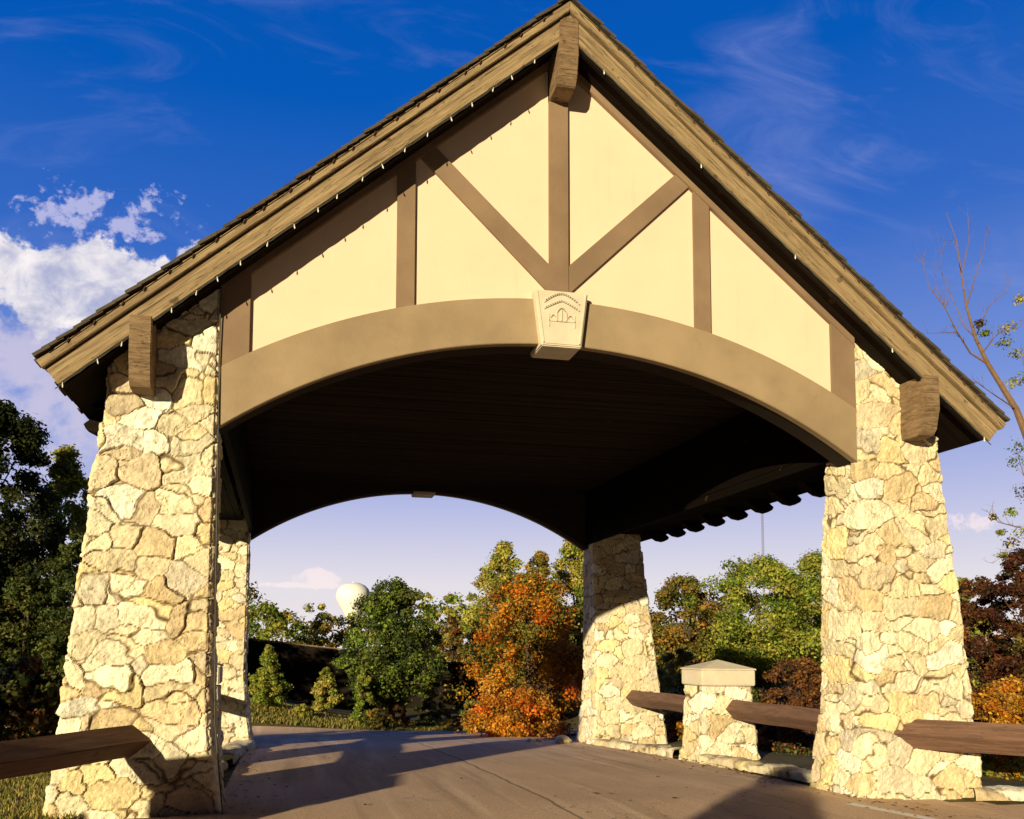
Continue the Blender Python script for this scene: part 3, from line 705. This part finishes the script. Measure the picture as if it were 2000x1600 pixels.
def crown_pts(shape, h, wd, n, seed, lobes=5):
    rng = np.random.default_rng(seed); out = []; rad = []
    ph = rng.uniform(0, 6.28, 6); amp = rng.uniform(.06, .22, 6)
    while len(out) < n:
        u = rng.random(); th = rng.uniform(0, 2*math.pi)
        if shape == 'round': prof = math.sqrt(max(0, 1-(2*u-1)**2))**.8*(1.0-.18*u)
        elif shape == 'cone': prof = (1-u)**.75*(.35+.65*min(1, u*6+.45))
        elif shape == 'egg': prof = math.sin(math.pi*min(1, (u*.86+.14)))**.7*(1-.35*u)
        else: prof = (min(1, 4*u+.4))*(1-u**3)**.6
        lob = 1+sum(amp[k]*math.sin((k+1)*th+ph[k]+u*5*(k % 3)) for k in range(6))
        r = prof*lob*(.35+.65*rng.random()**.4)
        out.append((r*math.cos(th)*wd/2, r*math.sin(th)*wd/2, u*h)); rad.append(wd*.5*rng.uniform(.17, .34)*(1.12-.45*u))
    return np.array(out), np.array(rad)
def leafmesh(name, V, C):
    F = np.arange(len(V)).reshape(-1, 4); return npmesh(name, V, F, C)
def tree(name, cat, label, px, top, wpx, Y, pal, shape='round', seed=1, clumps=90, per=170, leaf=.11, base=None, crown0=.12, gap=1.0, trunk=True, bark=None, group='trees behind the gate', pos=None, h=None, wd=None):
    D = None
    if pos is None:
        p = at(px, top, Y); x = float(p[0]); sc = (p-CAM)@CF/FPX; wd = wpx*sc; zb = float(gz_(x, Y)) if base is None else base; h = float(p[2])-zb
    else: x, Y = pos; zb = float(gz_(x, Y))
    e = empty(name, (x, Y, zb)); tag(e, label, cat, group)
    c0 = crown0*h; P, rad = crown_pts(shape, h-c0-.12*wd*.5, wd*.9, clumps, seed); P[:, 2] += c0+.04*h
    V, C = leaves(P, rad*gap, per, leaf, pal, seed+5)
    link('crown', leafmesh('crown', V, C), M_LEAF, e)
    if trunk:
        rng = random.Random(seed); mb = MB(); r0 = max(.035, .022*h); lean = Vector((rng.uniform(-.06, .06)*h, rng.uniform(-.06, .06)*h, 0))
        tp = [Vector((0, 0, -.1))+lean*(q*q)+Vector((rng.uniform(-.02, .02)*h*q, 0, q*h*.8)) for q in (0, .2, .4, .6, .8, 1)]
        mb.tube(tp, [r0*1.25, r0, r0*.8, r0*.6, r0*.4, r0*.12], 7)
        for k in range(min(14, 4+int(h*1.5))):
            q = rng.uniform(.15, .9); b = tp[0].lerp(tp[-1], q); tgt = Vector(P[rng.randrange(len(P))]); m_ = b.lerp(tgt, .5)+Vector((0, 0, -.05*h*rng.random()))
            rr = r0*(1-q*.7)*.5; mb.tube([b, m_, tgt], [rr, rr*.6, rr*.15], 5, False)
        mb.build('trunk', bark or M_BARK, e)
    return e
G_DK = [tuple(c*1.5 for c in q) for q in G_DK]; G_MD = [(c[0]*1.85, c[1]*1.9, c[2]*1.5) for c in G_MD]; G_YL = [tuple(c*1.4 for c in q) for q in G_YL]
# left of the gate
tree('broadleaf_tree', 'tree', 'tall dark tree at the left frame edge rising beside the near left pier', -25, 795, 290, 22, [(.026, .040, .012), (.045, .062, .015), (.08, .09, .022)], 'round', 101, 300, 210, .15, crown0=.04)  # leaf colours darkened in place of the shade falling on this tree
tree('broadleaf_tree', 'tree', 'green tree with open top just left of the near left pier', 132, 878, 200, 26, G_MD, 'egg', 102, 170, 170, .15, crown0=.05)
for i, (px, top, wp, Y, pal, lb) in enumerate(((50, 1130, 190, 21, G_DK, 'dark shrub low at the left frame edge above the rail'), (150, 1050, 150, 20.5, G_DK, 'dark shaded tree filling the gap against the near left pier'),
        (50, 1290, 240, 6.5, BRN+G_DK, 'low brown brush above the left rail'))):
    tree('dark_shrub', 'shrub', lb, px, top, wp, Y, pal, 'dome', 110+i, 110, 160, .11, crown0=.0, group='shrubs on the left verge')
# through the arch
tree('broadleaf_tree', 'tree', 'large dark green tree standing right of the water tower', 768, 1140, 185, 27, G_DK+G_MD[:2], 'round', 120, 190, 180, .13, crown0=.08)
tree('broadleaf_tree', 'tree', 'smaller green tree touching the right flank of the large dark tree', 838, 1185, 80, 33, G_MD, 'egg', 121, 60, 110, .14)
tree('broadleaf_tree', 'tree', 'russet brown tree between the dark tree and the orange tree', 885, 1208, 90, 42, BRN+G_OL, 'egg', 122, 60, 110, .16)
tree('broadleaf_tree', 'tree', 'pale olive tree at the left shoulder of the orange tree', 935, 1215, 80, 40, G_OL, 'egg', 123, 60, 110, .16)
tree('broadleaf_tree', 'tree', 'tall yellow green tree rising behind the orange tree', 985, 1070, 150, 34, G_YL+G_MD[2:], 'egg', 124, 190, 170, .15)
tree('broadleaf_tree', 'tree', 'tall olive tree directly behind the top of the orange tree', 1055, 1085, 120, 33, G_OL+G_YL[2:], 'egg', 125, 150, 160, .15)
tree('broadleaf_tree', 'tree', 'tall light green tree against the left side of the far right pier', 1130, 1040, 150, 36, G_YL+G_MD, 'egg', 126, 190, 170, .16)
tree('orange_maple', 'tree', 'bright orange autumn tree just left of the far right pier', 1032, 1128, 250, 25, ORG+[(.22, .20, .03), (.15, .16, .02)], 'dome', 227, 150, 210, .13, crown0=.0)
tree('orange_shrub', 'shrub', 'yellow orange shrub spreading at the foot of the orange tree', 1020, 1345, 190, 12.6, ORY+ORG, 'dome', 128, 110, 150, .075, crown0=.0, group='shrubs beyond the gate')
# right openings
tree('broadleaf_tree', 'tree', 'olive and orange tree right of the far right pier', 1335, 1132, 190, 42, G_OL, 'round', 130, 150, 160, .20, crown0=.03)
tree('broadleaf_tree', 'tree', 'broad fresh green tree left of the near right pier', 1485, 1095, 240, 38, G_MD, 'round', 131, 200, 180, .18, crown0=.03)
tree('broadleaf_tree', 'tree', 'green tree partly hidden by the near right pier', 1590, 1085, 190, 41, G_MD, 'egg', 132, 150, 160, .18, crown0=.03)
tree('broadleaf_tree', 'tree', 'small yellow olive tree low between far right pier and capped post', 1325, 1270, 130, 15, G_YL, 'dome', 133, 70, 140, .09, crown0=0)
tree('brown_shrub', 'shrub', 'brown red shrub behind the rail left of the near right pier', 1560, 1285, 170, 9.5, BRN, 'dome', 134, 90, 160, .075, crown0=0, group='shrubs beyond the right rails')
tree('brown_shrub', 'shrub', 'dark brown brush under the rail beside the capped post', 1530, 1405, 130, 6.0, BRN+MAR, 'dome', 135, 60, 140, .06, crown0=0, group='shrubs beyond the right rails')
tree('brown_shrub', 'shrub', 'orange brown brush under the rail near the far right pier', 1340, 1385, 120, 9.0, BRN+ORY, 'dome', 136, 50, 130, .06, crown0=0, group='shrubs beyond the right rails')
tree('brown_shrub', 'shrub', 'dark green shrub behind the capped stone post', 1420, 1300, 150, 10.5, G_DK, 'dome', 137, 80, 150, .08, crown0=0, group='shrubs beyond the right rails')
# right of the near right pier
tree('maroon_tree', 'tree', 'dark maroon tree just right of the near right pier', 1905, 1140, 150, 7.5, MAR+BRN, 'round', 140, 120, 160, .075, crown0=0)
tree('maroon_tree', 'tree', 'dark maroon tree at the right frame edge', 2005, 1085, 170, 6.0, MAR, 'round', 141, 130, 160, .07, crown0=0)
tree('orange_shrub', 'shrub', 'orange and yellow shrub right of the near right pier above the rail', 1975, 1330, 190, 3.6, ORY, 'dome', 142, 110, 170, .055, crown0=0, group='shrubs beyond the gate')
tree('orange_shrub', 'shrub', 'low yellow shrub under the right front rail', 1985, 1450, 180, 1.6, ORY+G_YL, 'dome', 143, 80, 150, .045, crown0=0, group='shrubs beyond the gate')
tree('broadleaf_tree', 'tree', 'distant green tree showing low between near right pier and maroon trees', 1880, 1130, 110, 26, G_MD, 'egg', 144, 60, 120, .13)
# small planted trees on the bank
tree('conical_evergreen', 'tree', 'small conical evergreen left on the grass bank', 525, 1262, 76, 20.5, G_YL[:2]+G_MD[1:], 'cone', 150, 110, 150, .09, crown0=.02, group='young trees on the grass bank')
tree('young_tree', 'tree', 'young slender green tree in the middle of the grass bank', 638, 1306, 66, 19.8, G_YL, 'egg', 151, 60, 140, .09, crown0=.22, group='young trees on the grass bank')
tree('young_tree', 'tree', 'young green tree at the foot of the large dark tree', 708, 1314, 56, 20.0, G_YL[:2]+G_MD, 'egg', 152, 50, 140, .09, crown0=.05, group='young trees on the grass bank')
tree('low_shrub', 'shrub', 'low yellow green shrub between the evergreen and the young tree', 593, 1374, 50, 20.0, G_YL, 'dome', 153, 24, 90, .07, crown0=0, group='low shrubs along the bank', trunk=False)
tree('low_shrub', 'shrub', 'reddish shrub below the large dark tree', 780, 1378, 56, 19.6, MAR+BRN, 'dome', 154, 26, 90, .08, crown0=0, group='low shrubs along the bank', trunk=False)
tree('low_shrub', 'shrub', 'olive shrub left of the reddish shrub', 735, 1385, 50, 19.4, G_OL, 'dome', 155, 24, 90, .08, crown0=0, group='low shrubs along the bank', trunk=False)
tree('low_shrub', 'shrub', 'orange leaved shrub left of the orange tree', 885, 1352, 60, 20.2, ORY+G_OL, 'dome', 156, 26, 90, .08, crown0=0, group='low shrubs along the bank', trunk=False)
tree('low_shrub', 'shrub', 'dark green shrub right of the reddish shrub', 840, 1362, 70, 20.6, G_DK, 'dome', 157, 30, 90, .08, crown0=0, group='low shrubs along the bank', trunk=False)
tree('low_shrub', 'shrub', 'green shrub at the road bend left of the orange tree', 925, 1370, 70, 15.5, G_MD+G_OL, 'dome', 158, 30, 90, .08, crown0=0, group='low shrubs along the bank', trunk=False)

# bare branched tree at the right edge
def bare_tree():
    Y = 6.2; b = at(2075, 1500, Y); e = empty('bare_tree', (float(b[0]), Y, float(gz_(b[0], Y)))); o0 = Vector(e.location)
    tag(e, 'nearly bare leaning tree with a few green tufts at the right frame edge', 'tree', 'trees behind the gate')
    def W(x, y, dy=0.0): return Vector(at(x, y, Y+dy))-o0
    mb = MB()
    trunk = [W(2075, 1500), W(2060, 1150), W(2035, 930), W(1985, 800), W(1930, 712), W(1905, 660), W(1888, 600), W(1878, 540, .2), W(1868, 470, .3), W(1848, 415, .4)]
    for i in range(1): trunk[0].z = 0
    mb.tube(trunk, [.11, .095, .08, .062, .045, .032, .022, .015, .009, .004], 8)
    rng = random.Random(5); tips = []
    def limb(pts, r0):
        n = len(pts); mb.tube(pts, [r0*(1-.85*i/(n-1)) for i in range(n)], 5, False)
        for i in range(1, n):
            for _ in range(5):
                a = pts[i-1].lerp(pts[i], rng.random()); d = (pts[i]-pts[i-1]).normalized(); dv = Vector((rng.uniform(-1, 1), rng.uniform(-.8, .8), rng.uniform(-.1, 1)))
                L = rng.uniform(.10, .38); q = a+(d*.5+dv*.7)*L*.6; q2 = q+(d*.3+dv*.5+Vector((0, 0, .3)))*L*.6
                mb.tube([a, q, q2], [r0*.28, r0*.16, .0018], 4, False); tips.append(q2)
                if rng.random() < .5:
                    q3 = q+Vector((rng.uniform(-1, 1), rng.uniform(-1, 1), rng.uniform(0, 1)))*L*.45; mb.tube([q, q3], [r0*.13, .0015], 3, False)
    limb([W(1905, 660), W(1885, 640), W(1850, 560, .2), W(1835, 520, .2), W(1845, 470, .2)], .012)
    limb([W(1930, 712), W(1895, 690), W(1870, 650, -.2), W(1845, 600, -.3), W(1815, 560, -.3), W(1800, 505, -.3)], .022)
    limb([W(1870, 650, -.2), W(1840, 650, -.3), W(1800, 652, -.4)], .010)
    limb([W(1845, 600, -.3), W(1828, 560), W(1826, 505)], .009)
    limb([W(1888, 600), W(1905, 540, -.3), W(1922, 490, -.3), W(1925, 455, -.3)], .013)
    limb([W(1878, 540, .2), W(1893, 470, .1), W(1890, 415, .1)], .010)
    limb([W(1880, 520), W(1862, 470, .3), W(1830, 468, .3)], .007)
    limb([W(1905, 660), W(1930, 600, .3), W(1965, 570, .4), W(1975, 540, .4)], .014)
    limb([W(1918, 690), W(1950, 650, -.4), W(1990, 640, -.4), W(2020, 600, -.4)], .016)
    limb([W(1985, 800), W(1940, 770, -.3), W(1905, 745, -.4), W(1880, 752, -.4)], .014)
    limb([W(2010, 870), W(2010, 780, .3), W(1998, 700, .3), W(2005, 640, .3)], .02)
    limb([W(2050, 1050), W(1990, 1030, .2), W(1950, 1020, .2), W(1925, 995, .2)], .02)
    limb([W(2050, 1120), W(1990, 1070, .2), W(1965, 1080, .2), W(1940, 1100, .2)], .015)
    limb([W(2040, 960), W(2000, 930, .2), W(1985, 880, .2)], .016)
    mb.build('trunk', M_TWIG, e)
    # green tufts
    cs = [(1915, 632, .10), (1925, 650, .08), (1968, 640, .14), (1962, 668, .13), (1985, 690, .12), (1975, 748, .14), (2000, 740, .16), (1990, 585, .10), (1885, 790, .12), (1915, 800, .14), (1935, 812, .12),
          (1995, 870, .2), (1985, 900, .15), (2000, 960, .2), (1975, 1000, .1), (1995, 1040, .16), (1960, 1085, .10), (1985, 1110, .15), (2000, 1150, .2), (1940, 1010, .06), (1955, 1040, .07), (2005, 1085, .2), (1975, 1060, .12), (1990, 1170, .2)]
    C_ = np.array([tuple(W(x, y, rng.uniform(-.3, .3))) for x, y, r in cs]); Rr = np.array([r for *_, r in cs])
    V, C = leaves(C_, Rr*1.3, 130, .05, G_MD+MAR[:1], 77, .8)
    link('foliage', leafmesh('foliage', V, C), M_LEAF, e)
bare_tree()
# unseen trees added for their shadows on the left verge and the road
tree('broadleaf_tree', 'tree', 'unseen tree outside the left frame edge, added to shade the verge', 0, 0, 0, 0, G_DK, 'round', 160, 90, 110, .15, pos=(-11.5, 2.6), h=4.6, wd=3.6)
tree('conical_evergreen', 'tree', 'unseen conical evergreen behind the camera, added to cast a shadow on the road', 0, 0, 0, 0, G_DK, 'cone', 162, 110, 110, .16, pos=(-8.4, -13.2), h=3.6, wd=2.6, crown0=.02, group='young trees on the grass bank')

# far wood: one mass of distant crowns
def far_wood():
    rng = random.Random(9); cs = []; rd = []; wv = []
    x = -75.0
    Vs = []; Cs = []
    while x < 190:
        Y = rng.uniform(62, 95); h = rng.uniform(6.4, 9.6)*(1.0 if x < 10 else .95); zb = float(gz_(x, Y)); wd = rng.uniform(6, 9)
        P, r = crown_pts('dome', h*.92, wd, 42, rng.randrange(9999)); P += np.array([x, Y, zb])
        V, C = leaves(P, r*1.1, 80, .34, rng.choice([G_MD, G_OL, G_YL, G_MD, G_YL]), rng.randrange(9999)); Vs.append(V); Cs.append(C); x += rng.uniform(1.7, 3.1)
    o = link('far_wood', leafmesh('far_wood', np.vstack(Vs), np.vstack(Cs)), M_LEAF); tag(o, 'distant wood of green and olive crowns along the horizon', 'wood', kind='stuff')
far_wood()
# undergrowth below the trees
def undergrowth():
    rng = np.random.default_rng(31); C_ = []; r = []
    while len(C_) < 620:
        x = rng.uniform(-22, 32); y = rng.uniform(1.5, 36)
        if roadmask(np.array([x]), np.array([y]))[0] > -1.3: continue
        if abs(x) < 5.6 and y < 10: continue
        if y < 21 and x < 0 and x > -9 and y > 12: continue
        if x < 0 and y < 11 and x > -8: continue
        C_.append((x, y, float(gz_(x, y))+.05)); r.append(rng.uniform(.12, .34)*(1 if y < 12 else 1.6))
    V, C = leaves(np.array(C_), np.array(r), 70, .08, BRN+G_OL+MAR+G_DK, 8, .6)
    o = link('undergrowth', leafmesh('undergrowth', V, C), M_LEAF); tag(o, 'low brown and green undergrowth and fallen leaves beneath the trees', 'undergrowth', kind='stuff')
undergrowth()
def grass():
    rng = np.random.default_rng(5); n = 60000
    x = np.concatenate([rng.uniform(-9.5, -4.9, n//2), rng.uniform(-12, 3, n//2)]); y = np.concatenate([rng.uniform(-3.5, 5, n//2), rng.uniform(17, 24, n//2)])
    k = roadmask(x, y) < -.25; x, y = x[k], y[k]; z = gz_(x, y)-.01; n = len(x); a = rng.uniform(0, 6.28, n); h = rng.uniform(.03, .09, n); wd = rng.uniform(.006, .012, n)*np.where(y > 10, 2.2, 1); h = h*np.where(y > 10, 1.6, 1)
    dx, dy = np.cos(a)*wd, np.sin(a)*wd; l = rng.normal(0, .4, (n, 2))*h[:, None]
    V = np.stack([np.stack([x-dx, y-dy, z], 1), np.stack([x+dx, y+dy, z], 1), np.stack([x+dx*.3+l[:, 0], y+dy*.3+l[:, 1], z+h], 1), np.stack([x-dx*.3+l[:, 0], y-dy*.3+l[:, 1], z+h], 1)], 1).reshape(-1, 3)
    pal = np.array([(.26, .28, .05), (.38, .32, .08), (.48, .36, .12), (.18, .20, .04)]); C = np.repeat(pal[rng.integers(0, 4, n)]*rng.uniform(.7, 1.3, (n, 1)), 4, 0)
    o = link('grass', leafmesh('grass', V, C), M_LEAF); tag(o, 'short dry yellow green grass on the verges and the bank', 'grass', kind='stuff')
grass()

def litter():
    rng = np.random.default_rng(17); n = 900
    sd = rng.choice([-1, 1], n, p=[.3, .7]); y = rng.uniform(-2.5, 13, n); x = sd*(3.75-np.abs(rng.normal(0, .28, n))-(y < 0)*0)+np.where(sd > 0, .0, .0)
    k = rng.random(n) < .12; x[k] = rng.uniform(-3.4, 3.4, k.sum())
    z = gz_(x, y)+.03*np.clip(1-(x/4)**2, 0, 1)+.008; a = rng.uniform(0, 6.28, n); s_ = rng.uniform(.018, .04, n)
    c, d = np.cos(a)*s_, np.sin(a)*s_; j = rng.uniform(0, .014, (n, 4))
    V = np.stack([np.stack([x-c, y-d, z+j[:, 0]], 1), np.stack([x+d*.6, y-c*.6, z+j[:, 1]], 1), np.stack([x+c, y+d, z+j[:, 2]], 1), np.stack([x-d*.6, y+c*.6, z+j[:, 3]], 1)], 1).reshape(-1, 3)
    pal = np.array(ORY+BRN); C = np.repeat(pal[rng.integers(0, len(pal), n)]*rng.uniform(.7, 1.2, (n, 1)), 4, 0)
    o = link('fallen_leaves', leafmesh('fallen_leaves', V, C), M_LEAF); tag(o, 'scattered dry brown and yellow leaves along the edges of the road', 'fallen leaves', kind='stuff')
litter()

# ------------------------------------------------------------------ fence, water tower, mast
def fence():
    a = at(440, 1244, 32); b = at(930, 1299, 36); a = Vector(a); b = Vector(b)
    e = empty('board_fence', (a.x, a.y, float(gz_(a.x, a.y)))); o0 = Vector(e.location)
    tag(e, 'tall dark brown board fence running behind the planted trees on the bank', 'fence')
    mb = MB(); n = 80; d = (b-a); dn = Vector((d.x, d.y, 0)).normalized(); s = Vector((-dn.y, dn.x, 0))*.02
    for i in range(n):
        p = a+d*(i/n); q = a+d*((i+.97)/n); k = random.uniform(-.02, .02); g_ = min(float(gz_(p.x, p.y)), -.6)-.5
        P = [(p.x, p.y, g_), (q.x, q.y, g_), (q.x, q.y, q.z+k), (p.x, p.y, p.z+k)]
        mb.hull8([tuple(Vector(v)-s-o0) for v in P]+[tuple(Vector(v)+s-o0) for v in P])
    mb.build('boards', plain('dark_stained_boards', (.022, .015, .010), .9, .3, 2), e)
    t2 = MB(); u = Vector((0, 0, .07))
    P = [a, b, b+u, a+u]; t2.hull8([tuple(v-s*3.5-o0) for v in P]+[tuple(v+s*3.5-o0) for v in P]); t2.build('top_rail', plain('greyed_timber', (.30, .22, .12), .9), e)
fence()
def water_tower():
    Y = 290.0; c = at(690, 1165, Y); x = float(c[0]); sc = float((c-CAM)@CF/FPX); zb = -2.0
    e = empty('water_tower', (x, Y, zb)); tag(e, 'white round water tower on a single stem far beyond the trees', 'water tower')
    zc = float(c[2])-zb; R = 34*sc
    def lathe(pr, name, mat):
        mb = MB(); n = 40
        for i, (r, z) in enumerate(pr):
            for q in range(n): an = 2*math.pi*q/n; mb.v.append((r*math.cos(an), r*math.sin(an), z))
            if i:
                for q in range(n): k = (i-1)*n; mb.f.append((k+q, k+(q+1) % n, k+n+(q+1) % n, k+n+q))
        mb.build(name, mat, e, smooth=True)
    wm = plain('white_tank_paint', (.85, .84, .80), .5, .04)
    pr = [(R*.30, zc-R*1.55), (R*.42, zc-R*1.18), (R*.66, zc-R*.78), (R*.86, zc-R*.45), (R*.97, zc-R*.18), (R, zc), (R*.97, zc+R*.22), (R*.86, zc+R*.45), (R*.66, zc+R*.64), (R*.38, zc+R*.76), (.02, zc+R*.80)]
    lathe(pr, 'tank', wm); lathe([(R*.42, 0), (R*.33, zc*.1), (R*.29, zc-R*1.6), (R*.295, zc-R*1.5)], 'stem', wm)
    lathe([(.3, zc+R*.79), (.3, zc+R*.84), (.05, zc+R*.86)], 'hatch', wm)
water_tower()
def mast():
    Y = 240.0; a = at(1491, 1110, Y); b = at(1487, 1002, Y); g_ = -2.0
    e = empty('radio_mast', (float(a[0]), Y, g_)); tag(e, 'thin grey radio mast far behind the green trees on the right', 'mast')
    H = float(b[2])-g_; mb = MB(); r = .35
    for k in range(3):
        an = 2.1*k; mb.tube([(r*math.cos(an), r*math.sin(an), 0), (r*math.cos(an), r*math.sin(an), H)], .055, 4)
    n = 50
    for i in range(n):
        for k in range(3):
            a1, a2 = 2.1*k, 2.1*(k+1); mb.tube([(r*math.cos(a1), r*math.sin(a1), H*i/n), (r*math.cos(a2), r*math.sin(a2), H*(i+1)/n)], .03, 3)
    mb.build('lattice', plain('galvanised_steel', (.16, .15, .17), .6), e); MB().tube([(0, 0, H), (0, 0, H+2)], .05, 5).build('antenna', plain('antenna_steel', (.2, .1, .1), .6), e)
mast()
